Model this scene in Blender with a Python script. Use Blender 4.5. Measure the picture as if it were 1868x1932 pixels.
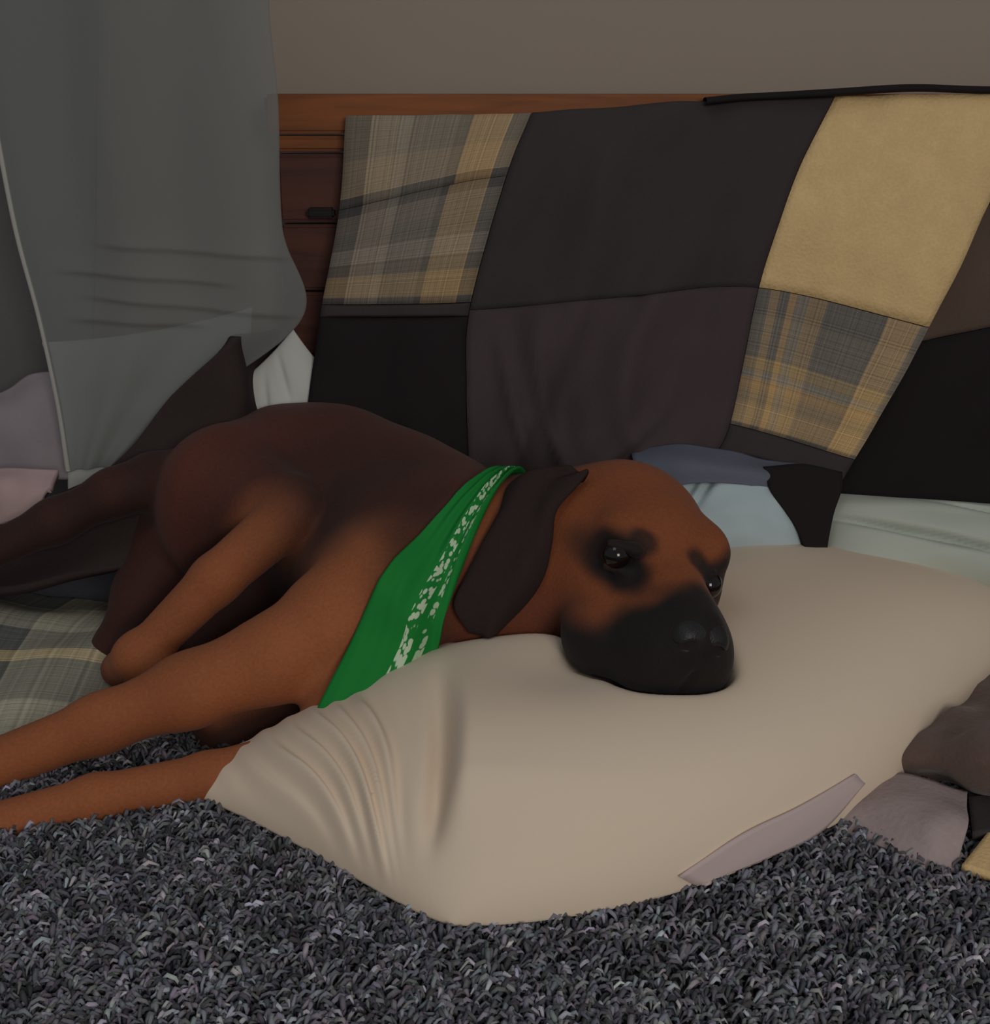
import bpy, bmesh, math, random
import numpy as np
from mathutils import Vector, noise

for o in list(bpy.data.objects):
    bpy.data.objects.remove(o)
scn = bpy.context.scene
COL = scn.collection
R = math.radians

# ------------------------------------------------------------------ camera
CAM_Z, PITCH, FPX, IW, IH = 0.67, R(20), 2332.0, 1868, 1932
cam = bpy.data.cameras.new('camera')
cam.sensor_fit = 'VERTICAL'; cam.sensor_height = 24.0; cam.lens = 24.0 * FPX / IH
cam.clip_start = 0.02
camo = bpy.data.objects.new('camera', cam); COL.objects.link(camo)
camo.location = (0, 0, CAM_Z); camo.rotation_euler = (R(70), 0, 0)
scn.camera = camo

# ------------------------------------------------------------------ world, lights, exposure
w = bpy.data.worlds.new('world'); scn.world = w; w.use_nodes = True
bg = w.node_tree.nodes['Background']
bg.inputs['Color'].default_value = (0.92, 0.97, 1.0, 1); bg.inputs['Strength'].default_value = 0.20

def area(name, loc, target, sx, sy, power, color):
    l = bpy.data.lights.new(name, 'AREA'); l.shape = 'RECTANGLE'; l.size = sx; l.size_y = sy
    l.energy = power; l.color = color
    o = bpy.data.objects.new(name, l); COL.objects.link(o); o.location = loc
    o.rotation_euler = (Vector(target) - Vector(loc)).to_track_quat('-Z', 'Y').to_euler()
    return o
area('window_light', (0.75, -1.6, 1.25), (0.1, 1.1, 0.15), 0.9, 1.0, 22.5, (1.0, 0.93, 0.84))
area('overhead_area', (-0.5, 0.4, 2.3), (-0.1, 1.2, 0.1), 0.8, 0.8, 2.4, (0.95, 0.97, 1.0))  # weak cool area light aimed down from above
vs = scn.view_settings
vs.view_transform = 'Standard'; vs.look = 'None'; vs.gamma = 1.0; vs.exposure = 0.0
vs.use_curve_mapping = False

# ------------------------------------------------------------------ helpers
CP, SP = math.cos(PITCH), math.sin(PITCH)
def at(px, py, Y):
    """point seen at px,py that lies at horizontal distance Y"""
    u = (px - IW / 2) / FPX; v = (IH / 2 - py) / FPX
    t = Y / (CP + v * SP)
    return np.array([u * t, Y, CAM_Z + t * (v * CP - SP)])
def atz(px, py, z):
    u = (px - IW / 2) / FPX; v = (IH / 2 - py) / FPX
    t = (z - CAM_Z) / (v * CP - SP)
    return np.array([u * t, t * (CP + v * SP), z])
def lin(c):
    return tuple(((x / 255.0) / 12.92 if x / 255.0 <= 0.04045 else ((x / 255.0 + 0.055) / 1.055) ** 2.4) for x in c)
def sstep(a, b, x):
    t = np.clip((x - a) / (b - a), 0, 1); return t * t * (3 - 2 * t)
def tag(o, label=None, cat=None, group=None, kind=None):
    if label: o['label'] = label
    if cat: o['category'] = cat
    if group: o['group'] = group
    if kind: o['kind'] = kind
    return o
def link(name, me, mat=None, parent=None):
    o = bpy.data.objects.new(name, me); COL.objects.link(o)
    if mat: me.materials.append(mat)
    if parent: o.parent = parent
    return o
def empty(name, loc=(0, 0, 0)):
    o = bpy.data.objects.new(name, None); COL.objects.link(o); o.location = loc; o.empty_display_size = .05
    return o
def mesh_np(name, V, F, smooth=True):
    me = bpy.data.meshes.new(name)
    me.from_pydata([tuple(map(float, v)) for v in V], [], [tuple(map(int, f)) for f in F])
    me.update()
    if smooth: me.polygons.foreach_set('use_smooth', [True] * len(me.polygons))
    return me
def box_bm(bm, lo, hi, bev=0.0):
    r = bmesh.ops.create_cube(bm, size=1.0)
    for v in r['verts']:
        v.co = Vector([lo[i] + (v.co[i] + .5) * (hi[i] - lo[i]) for i in range(3)])
    if bev:
        es = list({e for v in r['verts'] for e in v.link_edges})
        bmesh.ops.bevel(bm, geom=es, offset=bev, segments=2, affect='EDGES')
def bm_obj(name, bm, mat, parent=None):
    me = bpy.data.meshes.new(name); bm.to_mesh(me); bm.free(); return link(name, me, mat, parent)
def n3(x, y, z): return noise.noise(Vector((x, y, z)))

# ------------------------------------------------------------------ materials
def mat_base(name):
    m = bpy.data.materials.new(name); m.use_nodes = True
    nt = m.node_tree; b = nt.nodes['Principled BSDF']
    return m, nt, b
def N(nt, t, **kw):
    n = nt.nodes.new(t)
    for k, v in kw.items(): setattr(n, k, v)
    return n
def fabric(name, col, var=0.12, scale=220, bump=0.15, rough=0.92, coat_scale=9, sheen=0.0):
    m, nt, b = mat_base(name)
    tc = N(nt, 'ShaderNodeTexCoord')
    n1 = N(nt, 'ShaderNodeTexNoise'); n1.inputs['Scale'].default_value = coat_scale; n1.inputs['Detail'].default_value = 4
    n2 = N(nt, 'ShaderNodeTexNoise'); n2.inputs['Scale'].default_value = scale; n2.inputs['Detail'].default_value = 2
    nt.links.new(tc.outputs['Object'], n1.inputs['Vector']); nt.links.new(tc.outputs['Object'], n2.inputs['Vector'])
    mix = N(nt, 'ShaderNodeMix', data_type='RGBA')
    c = lin(col)
    mix.inputs[6].default_value = (*[x * (1 - var) for x in c], 1); mix.inputs[7].default_value = (*[min(1, x * (1 + var)) for x in c], 1)
    add = N(nt, 'ShaderNodeMath', operation='ADD'); 
    h = N(nt, 'ShaderNodeMath', operation='MULTIPLY'); h.inputs[1].default_value = .5
    nt.links.new(n1.outputs['Fac'], add.inputs[0]); nt.links.new(n2.outputs['Fac'], add.inputs[1])
    nt.links.new(add.outputs[0], h.inputs[0]); nt.links.new(h.outputs[0], mix.inputs[0])
    nt.links.new(mix.outputs[2], b.inputs['Base Color'])
    bp = N(nt, 'ShaderNodeBump'); bp.inputs['Strength'].default_value = bump; bp.inputs['Distance'].default_value = 0.002
    nt.links.new(n2.outputs['Fac'], bp.inputs['Height']); nt.links.new(bp.outputs[0], b.inputs['Normal'])
    b.inputs['Roughness'].default_value = rough; b.inputs['Specular IOR Level'].default_value = 0.15
    if sheen: b.inputs['Sheen Weight'].default_value = sheen
    return m
def attr_mat(name, rough=0.8, spec=0.2, bump=0.2, bscale=260, sheen=0.0):
    m, nt, b = mat_base(name)
    a = N(nt, 'ShaderNodeVertexColor'); a.layer_name = 'coat'
    tc = N(nt, 'ShaderNodeTexCoord')
    n2 = N(nt, 'ShaderNodeTexNoise'); n2.inputs['Scale'].default_value = bscale; n2.inputs['Detail'].default_value = 3
    nt.links.new(tc.outputs['Object'], n2.inputs['Vector'])
    mr = N(nt, 'ShaderNodeMapRange'); mr.inputs[3].default_value = .78; mr.inputs[4].default_value = 1.22
    nt.links.new(n2.outputs['Fac'], mr.inputs[0])
    mx = N(nt, 'ShaderNodeVectorMath', operation='SCALE')
    nt.links.new(a.outputs['Color'], mx.inputs[0]); nt.links.new(mr.outputs[0], mx.inputs['Scale'])
    nt.links.new(mx.outputs[0], b.inputs['Base Color'])
    bp = N(nt, 'ShaderNodeBump'); bp.inputs['Strength'].default_value = bump; bp.inputs['Distance'].default_value = 0.002
    nt.links.new(n2.outputs['Fac'], bp.inputs['Height']); nt.links.new(bp.outputs[0], b.inputs['Normal'])
    b.inputs['Roughness'].default_value = rough; b.inputs['Specular IOR Level'].default_value = spec
    if sheen: b.inputs['Sheen Weight'].default_value = sheen
    return m
def set_coat(me, cols):
    ca = me.color_attributes.new('coat', 'FLOAT_COLOR', 'POINT')
    a = np.ones((len(me.vertices), 4), np.float32); a[:, :3] = cols
    ca.data.foreach_set('color', a.ravel())
def plain(name, col, rough=0.6, spec=0.3):
    m, nt, b = mat_base(name)
    b.inputs['Base Color'].default_value = (*lin(col), 1); b.inputs['Roughness'].default_value = rough
    b.inputs['Specular IOR Level'].default_value = spec
    return m
def plaid(name, stopsU, stopsV, repU=1.0, repV=1.0, weave=90):
    """woven plaid from two sets of yarn stripes along the cloth's own UVs"""
    m, nt, b = mat_base(name)
    uv = N(nt, 'ShaderNodeUVMap'); uv.uv_map = 'uv'
    sep = N(nt, 'ShaderNodeSeparateXYZ'); nt.links.new(uv.outputs[0], sep.inputs[0])
    cols = []
    for ax, stops, rep in ((0, stopsU, repU), (1, stopsV, repV)):
        mu = N(nt, 'ShaderNodeMath', operation='MULTIPLY'); mu.inputs[1].default_value = rep
        fr = N(nt, 'ShaderNodeMath', operation='FRACT')
        nt.links.new(sep.outputs[ax], mu.inputs[0]); nt.links.new(mu.outputs[0], fr.inputs[0])
        rp = N(nt, 'ShaderNodeValToRGB'); rp.color_ramp.interpolation = 'CONSTANT'
        el = rp.color_ramp.elements
        while len(el) < len(stops): el.new(0.5)
        for e, (p, c) in zip(el, stops):
            e.position = p
        for e, (p, c) in zip(sorted(el, key=lambda e: e.position), sorted(stops)):
            e.color = (*lin(c), 1)
        nt.links.new(fr.outputs[0], rp.inputs[0]); cols.append(rp)
    # twill: yarns of both directions alternate
    wv = []
    for ax in (0, 1):
        s = N(nt, 'ShaderNodeMath', operation='MULTIPLY'); s.inputs[1].default_value = weave
        nt.links.new(sep.outputs[ax], s.inputs[0])
        ns = N(nt, 'ShaderNodeTexNoise', noise_dimensions='1D'); ns.inputs['Scale'].default_value = 1.0; ns.inputs['Detail'].default_value = 1
        nt.links.new(s.outputs[0], ns.inputs['W']); wv.append(ns)
    mix = N(nt, 'ShaderNodeMix', data_type='RGBA'); mix.inputs[0].default_value = 0.5
    nt.links.new(cols[0].outputs[0], mix.inputs[6]); nt.links.new(cols[1].outputs[0], mix.inputs[7])
    ad = N(nt, 'ShaderNodeMath', operation='ADD'); nt.links.new(wv[0].outputs['Fac'], ad.inputs[0]); nt.links.new(wv[1].outputs['Fac'], ad.inputs[1])
    mr = N(nt, 'ShaderNodeMapRange'); mr.inputs[1].default_value = .6; mr.inputs[2].default_value = 1.4; mr.inputs[3].default_value = .68; mr.inputs[4].default_value = 1.32
    nt.links.new(ad.outputs[0], mr.inputs[0])
    sc = N(nt, 'ShaderNodeVectorMath', operation='SCALE'); nt.links.new(mix.outputs[2], sc.inputs[0]); nt.links.new(mr.outputs[0], sc.inputs['Scale'])
    nt.links.new(sc.outputs[0], b.inputs['Base Color'])
    bp = N(nt, 'ShaderNodeBump'); bp.inputs['Strength'].default_value = .25; bp.inputs['Distance'].default_value = 0.002
    nt.links.new(ad.outputs[0], bp.inputs['Height']); nt.links.new(bp.outputs[0], b.inputs['Normal'])
    b.inputs['Roughness'].default_value = .95; b.inputs['Specular IOR Level'].default_value = .1
    return m
def wood(name, c1, c2, scale=1.0):
    m, nt, b = mat_base(name)
    tc = N(nt, 'ShaderNodeTexCoord'); mp = N(nt, 'ShaderNodeMapping')
    mp.inputs['Scale'].default_value = (2.0 * scale, 14 * scale, 22 * scale)
    nt.links.new(tc.outputs['Object'], mp.inputs[0])
    n1 = N(nt, 'ShaderNodeTexNoise'); n1.inputs['Scale'].default_value = 3; n1.inputs['Detail'].default_value = 6; n1.inputs['Distortion'].default_value = .8
    nt.links.new(mp.outputs[0], n1.inputs['Vector'])
    rp = N(nt, 'ShaderNodeValToRGB'); rp.color_ramp.elements[0].color = (*lin(c1), 1); rp.color_ramp.elements[1].color = (*lin(c2), 1)
    rp.color_ramp.elements[0].position = .3; rp.color_ramp.elements[1].position = .7
    nt.links.new(n1.outputs['Fac'], rp.inputs[0]); nt.links.new(rp.outputs[0], b.inputs['Base Color'])
    b.inputs['Roughness'].default_value = .55; b.inputs['Specular IOR Level'].default_value = .25
    return m

M = {}
M['wall'] = fabric('wall_paint', (160, 147, 137), .04, 300, .05, .9)
M['wall_grey'] = fabric('grey_paint', (128, 126, 126), .04, 300, .05, .9)
M['carpet'] = fabric('carpet_backing', (96, 95, 102), .3, 120, .4)
M['wood'] = wood('orange_brown_wood', (122, 72, 40), (150, 88, 48))
M['wood_dark'] = wood('red_brown_wood', (76, 46, 42), (98, 60, 50))
M['black'] = plain('black_metal', (22, 20, 20), .5)
M['cream'] = fabric('cream_cotton', (230, 211, 190), .02, 500, .05, .85, 6)
M['flap'] = fabric('pink_grey_cotton', (205, 186, 184), .04, 400, .08)
M['white'] = fabric('white_cotton', (206, 208, 204), .03, 400, .06)
M['sage'] = fabric('pale_sage_cotton', (188, 194, 184), .04, 400, .06)
M['iceblue'] = fabric('ice_blue_cotton', (182, 198, 204), .06, 400, .06)
M['slate'] = fabric('slate_blue_fleece', (102, 106, 120), .1, 260, .2)
M['charcoal'] = fabric('charcoal_cotton', (66, 59, 60), .12, 260, .2)
M['plum'] = fabric('plum_grey_cotton', (75, 64, 66), .12, 260, .2)
M['blackcloth'] = fabric('black_cotton', (38, 33, 35), .1, 260, .2)
M['brownband'] = fabric('brown_cotton', (96, 80, 72), .12, 260, .2)
M['bedblack'] = fabric('dark_brown_fleece', (58, 48, 47), .15, 200, .3)
M['tancloth'] = fabric('tan_linen', (224, 192, 140), .22, 260, .5, coat_scale=40)
M['pink'] = fabric('dusty_pink_cotton', (186, 160, 160), .07, 300, .1)
M['lilac'] = fabric('lilac_grey_cotton', (150, 140, 146), .08, 300, .1)
M['plush'] = fabric('brown_plush', (108, 88, 82), .25, 160, .6, sheen=.2)
M['pinkfleece'] = fabric('pink_grey_fleece', (168, 152, 152), .2, 180, .4)
G1, G2, G3 = (118, 112, 104), (150, 140, 126), (92, 88, 86)
T1, T2, T3 = (190, 154, 106), (172, 146, 110), (206, 172, 124)
M['plaid_grey'] = plaid('grey_tan_plaid', [(0, (70, 66, 66)), (.14, (140, 128, 114)), (.3, G2), (.36, G1), (.62, (90, 86, 82)), (.66, T2), (.9, G3)],
                        [(0, (80, 76, 76)), (.10, (128, 118, 108)), (.30, G1), (.45, (150, 140, 128)), (.6, (120, 110, 98)), (.72, T2), (.93, G3)])
M['plaid_top'] = plaid('grey_tan_plaid_light', [(0, (70, 66, 66)), (.14, (150, 136, 118)), (.3, G2), (.36, G1), (.62, (96, 90, 84)), (.68, T1), (.9, G3)],
                        [(0, (150, 138, 120)), (.5, (170, 150, 124)), (.9, G3)])
M['plaid_tan'] = plaid('tan_grey_plaid', [(0, G1), (.08, T2), (.14, G1), (.2, T1), (.25, G2), (.32, T2), (.42, G1), (.70, (120, 114, 106)), (.76, T3), (.95, G2)],
                       [(0, (96, 92, 92)), (.18, G1), (.46, (168, 144, 104)), (.54, G2), (.6, T1), (.68, T2), (.78, T3), (.96, G1)])
M['plaid_floor'] = plaid('soft_plaid', [(0, (110, 112, 106)), (.25, (184, 178, 158)), (.6, (110, 112, 106)), (.82, (210, 190, 146)), (.92, (120, 120, 112))],
                         [(0, (96, 98, 96)), (.28, (180, 174, 156)), (.62, (96, 98, 96)), (.82, (216, 190, 140)), (.92, (96, 96, 94))], 2.4, 1.6, 160)

# ------------------------------------------------------------------ SDF modelling kit
class Field:
    def __init__(s, lo, hi, h):
        s.lo = np.array(lo, float); s.h = h
        s.n = np.ceil((np.array(hi) - s.lo) / h).astype(int) + 1
        s.D = np.full(s.n, 0.25, np.float32)
        s.ax = [(s.lo[i] + h * np.arange(s.n[i])).astype(np.float32) for i in range(3)]
    def block(s, lo, hi):
        i0 = np.clip(np.floor((np.array(lo) - s.lo) / s.h).astype(int), 0, s.n - 1)
        i1 = np.clip(np.ceil((np.array(hi) - s.lo) / s.h).astype(int) + 1, 1, s.n)
        sl = tuple(slice(a, b) for a, b in zip(i0, i1))
        return sl, np.meshgrid(*[s.ax[i][sl[i]] for i in range(3)], indexing='ij', sparse=True)
    def join(s, sl, d, k, sub=False):
        a = s.D[sl]
        if sub: d = -d; hh = np.clip(.5 - .5 * (d - a) / k, 0, 1); s.D[sl] = a * hh + d * (1 - hh) + k * hh * (1 - hh)
        else: hh = np.clip(.5 + .5 * (d - a) / k, 0, 1); s.D[sl] = d * (1 - hh) + a * hh - k * hh * (1 - hh)
    def cone(s, p, q, r1, r2, k=.02, sub=False):
        p = np.array(p, float); q = np.array(q, float); m = max(r1, r2) + .06 + k
        sl, (X, Y, Z) = s.block(np.minimum(p, q) - m, np.maximum(p, q) + m)
        e = q - p; L2 = e @ e + 1e-12
        t = np.clip(((X - p[0]) * e[0] + (Y - p[1]) * e[1] + (Z - p[2]) * e[2]) / L2, 0, 1)
        d = np.sqrt((X - p[0] - t * e[0]) ** 2 + (Y - p[1] - t * e[1]) ** 2 + (Z - p[2] - t * e[2]) ** 2) - (r1 + (r2 - r1) * t)
        s.join(sl, d.astype(np.float32), k, sub)
    def ell(s, c, r, B=np.eye(3), k=.02, sub=False):
        """ellipsoid: centre c, radii r along the columns of B"""
        c = np.array(c, float); r = np.array(r, float); m = r.max() + .06 + k
        sl, (X, Y, Z) = s.block(c - m, c + m)
        x, y, z = X - c[0], Y - c[1], Z - c[2]
        l = [x * B[0, i] + y * B[1, i] + z * B[2, i] for i in range(3)]
        k0 = np.sqrt(sum((l[i] / r[i]) ** 2 for i in range(3))); k1 = np.sqrt(sum((l[i] / r[i] ** 2) ** 2 for i in range(3)))
        d = k0 * (k0 - 1) / np.maximum(k1, 1e-6)
        s.join(sl, d.astype(np.float32), k, sub)
    def chain(s, pts, rs, k=.02):
        for a, b, ra, rb in zip(pts[:-1], pts[1:], rs[:-1], rs[1:]): s.cone(a, b, ra, rb, k)
    def sample(s, P):
        q = (np.asarray(P, float) - s.lo) / s.h
        q = np.clip(q, 0, s.n - 1.001); i = q.astype(int); f = q - i; out = 0
        for dx in (0, 1):
            for dy in (0, 1):
                for dz in (0, 1):
                    wgt = (f[..., 0] if dx else 1 - f[..., 0]) * (f[..., 1] if dy else 1 - f[..., 1]) * (f[..., 2] if dz else 1 - f[..., 2])
                    out = out + wgt * s.D[i[..., 0] + dx, i[..., 1] + dy, i[..., 2] + dz]
        return out
    def surface(s, smooth=3):
        ins = s.D < 0
        c = np.zeros(s.n - 1, np.uint8)
        for dx in (0, 1):
            for dy in (0, 1):
                for dz in (0, 1):
                    c += ins[dx:s.n[0] - 1 + dx, dy:s.n[1] - 1 + dy, dz:s.n[2] - 1 + dz]
        I = np.argwhere((c > 0) & (c < 8))
        cor = np.array([[dx, dy, dz] for dx in (0, 1) for dy in (0, 1) for dz in (0, 1)])
        val = np.stack([s.D[I[:, 0] + o[0], I[:, 1] + o[1], I[:, 2] + o[2]] for o in cor], 1)
        acc = np.zeros((len(I), 3)); cnt = np.zeros(len(I))
        for a in range(8):
            for b in range(a + 1, 8):
                if np.abs(cor[a] - cor[b]).sum() != 1: continue
                va, vb = val[:, a], val[:, b]; mk = (va < 0) != (vb < 0)
                t = np.where(mk, va / np.where(mk, va - vb, 1), 0)[:, None]
                acc += mk[:, None] * (cor[a] + t * (cor[b] - cor[a])); cnt += mk
        V = s.lo + s.h * (I + acc / cnt[:, None])
        idx = np.full(s.n - 1, -1, np.int32); idx[I[:, 0], I[:, 1], I[:, 2]] = np.arange(len(I))
        F = []
        for ax in range(3):
            u, v = (ax + 1) % 3, (ax + 2) % 3
            sa = [slice(None)] * 3; sb = [slice(None)] * 3; sa[ax] = slice(0, -1); sb[ax] = slice(1, None)
            A, B = ins[tuple(sa)], ins[tuple(sb)]
            E = np.argwhere(A != B)
            E = E[(E[:, u] > 0) & (E[:, v] > 0) & (E[:, u] < s.n[u] - 1) & (E[:, v] < s.n[v] - 1)]
            fl = A[E[:, 0], E[:, 1], E[:, 2]]
            def g(du, dv):
                e = E.copy(); e[:, u] -= du; e[:, v] -= dv; return idx[e[:, 0], e[:, 1], e[:, 2]]
            Q = np.stack([g(1, 1), g(0, 1), g(0, 0), g(1, 0)], 1)
            Q[~fl] = Q[~fl][:, ::-1]
            F.append(Q)
        F = np.concatenate(F); F = F[(F >= 0).all(1)]
        E = np.concatenate([F[:, [0, 1]], F[:, [1, 2]], F[:, [2, 3]], F[:, [3, 0]]])
        for _ in range(smooth):
            S = np.zeros_like(V); n = np.zeros(len(V))
            np.add.at(S, E[:, 0], V[E[:, 1]]); np.add.at(n, E[:, 0], 1)
            np.add.at(S, E[:, 1], V[E[:, 0]]); np.add.at(n, E[:, 1], 1)
            V = V + .5 * (S / np.maximum(n, 1)[:, None] - V)
        return V, F

def catmull(P, s):
    """P (n,...) control values, s in [0,n-1]"""
    P = np.asarray(P, float); n = len(P)
    Q = np.concatenate([2 * P[:1] - P[1:2], P, 2 * P[-1:] - P[-2:-1]])
    i = np.clip(np.floor(s).astype(int), 0, n - 2); t = (s - i)
    t = t.reshape(t.shape + (1,) * (P.ndim - 1))
    a, b, c, d = Q[i], Q[i + 1], Q[i + 2], Q[i + 3]
    return .5 * (2 * b + (c - a) * t + (2 * a - 5 * b + 4 * c - d) * t ** 2 + (3 * b - a - 3 * c + d) * t ** 3)
def surf(G, S, T):
    """G control grid (rows, cols, 3): T row coordinate, S column coordinate"""
    G = np.asarray(G, float)
    out = np.zeros(S.shape + (3,))
    rows = np.stack([catmull(G[r], S.ravel()) for r in range(len(G))])      # rows, n, 3
    Tn = T.ravel()
    Q = np.concatenate([2 * rows[:1] - rows[1:2], rows, 2 * rows[-1:] - rows[-2:-1]])
    i = np.clip(np.floor(Tn).astype(int), 0, len(G) - 2); t = (Tn - i)[:, None]; j = np.arange(len(Tn))
    a, b, c, d = Q[i, j], Q[i + 1, j], Q[i + 2, j], Q[i + 3, j]
    return (.5 * (2 * b + (c - a) * t + (2 * a - 5 * b + 4 * c - d) * t ** 2 + (3 * b - a - 3 * c + d) * t ** 3)).reshape(S.shape + (3,))
def normals(P):
    du = np.gradient(P, axis=1); dv = np.gradient(P, axis=0)
    n = np.cross(du, dv); return n / np.maximum(np.linalg.norm(n, axis=-1, keepdims=True), 1e-9)
def slab(name, P, nrm, th, mat, parent=None, puff=0.0, uvr=(0, 1, 0, 1)):
    """closed sheet: front P (+puff at its middle), back P - th*nrm. P is (nt, ns, 3)"""
    nt_, ns_ = P.shape[:2]
    a = np.linspace(-1, 1, ns_)[None, :]; b = np.linspace(-1, 1, nt_)[:, None]
    pf = puff * ((1 - a ** 6) * (1 - b ** 6))[..., None]
    front = P + nrm * pf; back = P - nrm * th
    V = np.concatenate([front.reshape(-1, 3), back.reshape(-1, 3)]); n = nt_ * ns_
    F = []
    for i in range(nt_ - 1):
        for j in range(ns_ - 1):
            q = i * ns_ + j
            F.append((q, q + 1, q + ns_ + 1, q + ns_)); F.append((n + q, n + q + ns_, n + q + ns_ + 1, n + q + 1))
    ring = [(0, j) for j in range(ns_)] + [(i, ns_ - 1) for i in range(1, nt_)] + [(nt_ - 1, j) for j in range(ns_ - 2, -1, -1)] + [(i, 0) for i in range(nt_ - 2, 0, -1)]
    ids = [i * ns_ + j for i, j in ring]
    for x, y in zip(ids, ids[1:] + ids[:1]): F.append((y, x, n + x, n + y))
    me = mesh_np(name, V, F)
    uvl = me.uv_layers.new(name='uv')
    U = np.tile(np.linspace(uvr[0], uvr[1], ns_)[None, :], (nt_, 1)).ravel(); W = np.tile(np.linspace(uvr[2], uvr[3], nt_)[:, None], (1, ns_)).ravel()
    UV = np.stack([np.concatenate([U, U]), np.concatenate([W, W])], 1)
    li = np.zeros(len(me.loops), np.int32); me.loops.foreach_get('vertex_index', li)
    uvl.data.foreach_set('uv', UV[li].astype(np.float32).ravel())
    return link(name, me, mat, parent)
def cam_face(P, nrm):
    """point the normals of a sheet at the room's middle"""
    d = (np.array([0, 0.2, .7]) - P)
    return nrm * np.sign((nrm * d).sum(-1).mean())
def sheet(name, grid, mat, ns=48, nt=48, th=.006, amp=0.0, fr=14, seed=0, parent=None, disp=None, uvr=(0, 1, 0, 1)):
    """a draped cloth through a control grid of points with folds along its normal"""
    G = np.asarray(grid, float)
    S, T = np.meshgrid(np.linspace(0, G.shape[1] - 1, ns), np.linspace(0, G.shape[0] - 1, nt))
    P = surf(G, S, T); nr = cam_face(P, normals(P))
    if amp:
        d = np.array([n3(p[0] * fr + seed, p[1] * fr, p[2] * fr) for p in P.reshape(-1, 3)]).reshape(P.shape[:2])
        P = P + nr * (amp * d)[..., None]
    if disp is not None: P = P + nr * disp(S / (G.shape[1] - 1), T / (G.shape[0] - 1), P)[..., None]
    nr = cam_face(P, normals(P))
    if np.linalg.norm(P[0, 0] - P[0, -1]) > 0 and (np.cross(P[0, -1] - P[0, 0], P[-1, 0] - P[0, 0]) * nr.mean((0, 1))).sum() < 0:
        P = P[:, ::-1]; nr = nr[:, ::-1]
    return slab(name, P, nr, th, mat, parent, 0, uvr)

# ------------------------------------------------------------------ the setting
bm = bmesh.new(); box_bm(bm, (-2.2, -2.4, -.1), (2.2, 1.72, 0)); tag(bm_obj('floor', bm, M['carpet']), kind='structure')
bm = bmesh.new(); box_bm(bm, (-2.2, 1.66, 0), (2.2, 1.76, 2.4)); tag(bm_obj('wall_back', bm, M['wall']), kind='structure')

# ------------------------------------------------------------------ dog field (built early: cloth settles around it)
HM = np.array([.1595, 1.129, .207]); HS = 1.183
HF = np.array([.257, -.966, .013]); HF /= np.linalg.norm(HF)
HL = np.array([.937, .246, -.275]); HL -= HF * (HF @ HL); HL /= np.linalg.norm(HL)
HU = np.cross(HF, HL); HB = np.stack([HF, HL, HU], 1)
def hd(f, l, u): return HM + HS * (HB @ np.array([f, l, u]))
dog = Field((-.86, .84, -.01), (.34, 1.60, .46), .0032)
D = dog
# trunk, from pelvis to chest
D.chain([at(470, 965, 1.42), at(545, 945, 1.44), at(625, 955, 1.42), at(730, 1005, 1.36), at(800, 1055, 1.29)], [.098, .112, .117, .117, .112], .03)
D.ell(at(720, 1120, 1.24), (.085, .11, .10), k=.035)                      # chest
D.ell(at(835, 1000, 1.30), (.08, .09, .075), k=.04)                        # withers
D.cone(at(570, 1020, 1.35), at(680, 1070, 1.29), .07, .085, .03)          # belly line
# neck
D.chain([at(760, 1070, 1.26), at(860, 1060, 1.235), hd(-.085, 0, -.01)], [.096, .086, .080], .03)
D.cone(at(820, 1150, 1.2), hd(-.06, -.01, -.06), .06, .055, .04)         # throat skin
# thigh, knee, shank, hock, foot of the upper hind leg
D.ell(at(440, 960, 1.38), (.09, .085, .10), k=.03)
D.cone(at(430, 930, 1.35), at(540, 955, 1.275), .072, .038, .025)
kn, hk = at(552, 968, 1.25), at(262, 1240, 1.185)
D.chain([kn, kn * .5 + hk * .5 + np.array([.0, .0, .006]), hk], [.031, .027, .022], .010)
D.cone(hk + [0, 0, .004], atz(225, 1262, .05), .022, .02, .012)           # heel
D.chain([hk, atz(330, 1300, .045), atz(400, 1320, .04)], [.024, .021, .026], .015)
D.cone(at(540, 1060, 1.36), at(355, 1230, 1.28), .070, .032, .02)
D.cone(at(650, 1320, 1.2), at(430, 1392, 1.135), .075, .036, .02)  # dark mass filling the shadowed gap between the forelegs
# lower hind leg behind it
D.chain([at(340, 1000, 1.42), at(285, 1120, 1.36), at(222, 1225, 1.28)], [.06, .042, .027], .02)
D.chain([at(222, 1225, 1.28), atz(300, 1240, .045)], [.027, .024], .015)
# upper foreleg: shoulder, elbow, wrist, paw
sh, el = at(715, 1130, 1.17), at(520, 1242, 1.12)
wr = at(190, 1365, 1.075)
pw = at(-20, 1447, 1.045)
D.chain([sh, el * .4 + sh * .6, el], [.078, .056, .040], .018)
D.chain([el, el * .5 + wr * .5, wr, pw], [.044, .035, .027, .025], .02)
def paw(p, q, w):
    """toes fanning out past the wrist end p along p->q"""
    d = (q - p); d /= np.linalg.norm(d); sd = np.cross(d, [0, 0, 1]); sd /= np.linalg.norm(sd)
    D.ell(q + d * .02, (w * 1.25, w, w * .7), np.stack([d, sd, np.cross(d, sd)], 1), .012)
    for k in (-1.5, -.5, .5, 1.5):
        b = q + d * .035 + sd * k * w * .5; D.cone(b, b + d * (.03 - .004 * abs(k)) + np.array([0, 0, -.004]), w * .34, w * .3, .006)
paw(wr, pw, .03)
# lower foreleg coming out from under the chest
e2 = atz(640, 1400, .045); w2 = at(180, 1508, 1.0); p2 = at(-30, 1565, .968)
D.chain([at(740, 1190, 1.2), e2], [.07, .045], .02)
m2 = atz(390, 1464, .028)
D.chain([e2, m2, w2, p2], [.024, .0215, .0225, .022], .012)
paw(w2, p2, .027)
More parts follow.
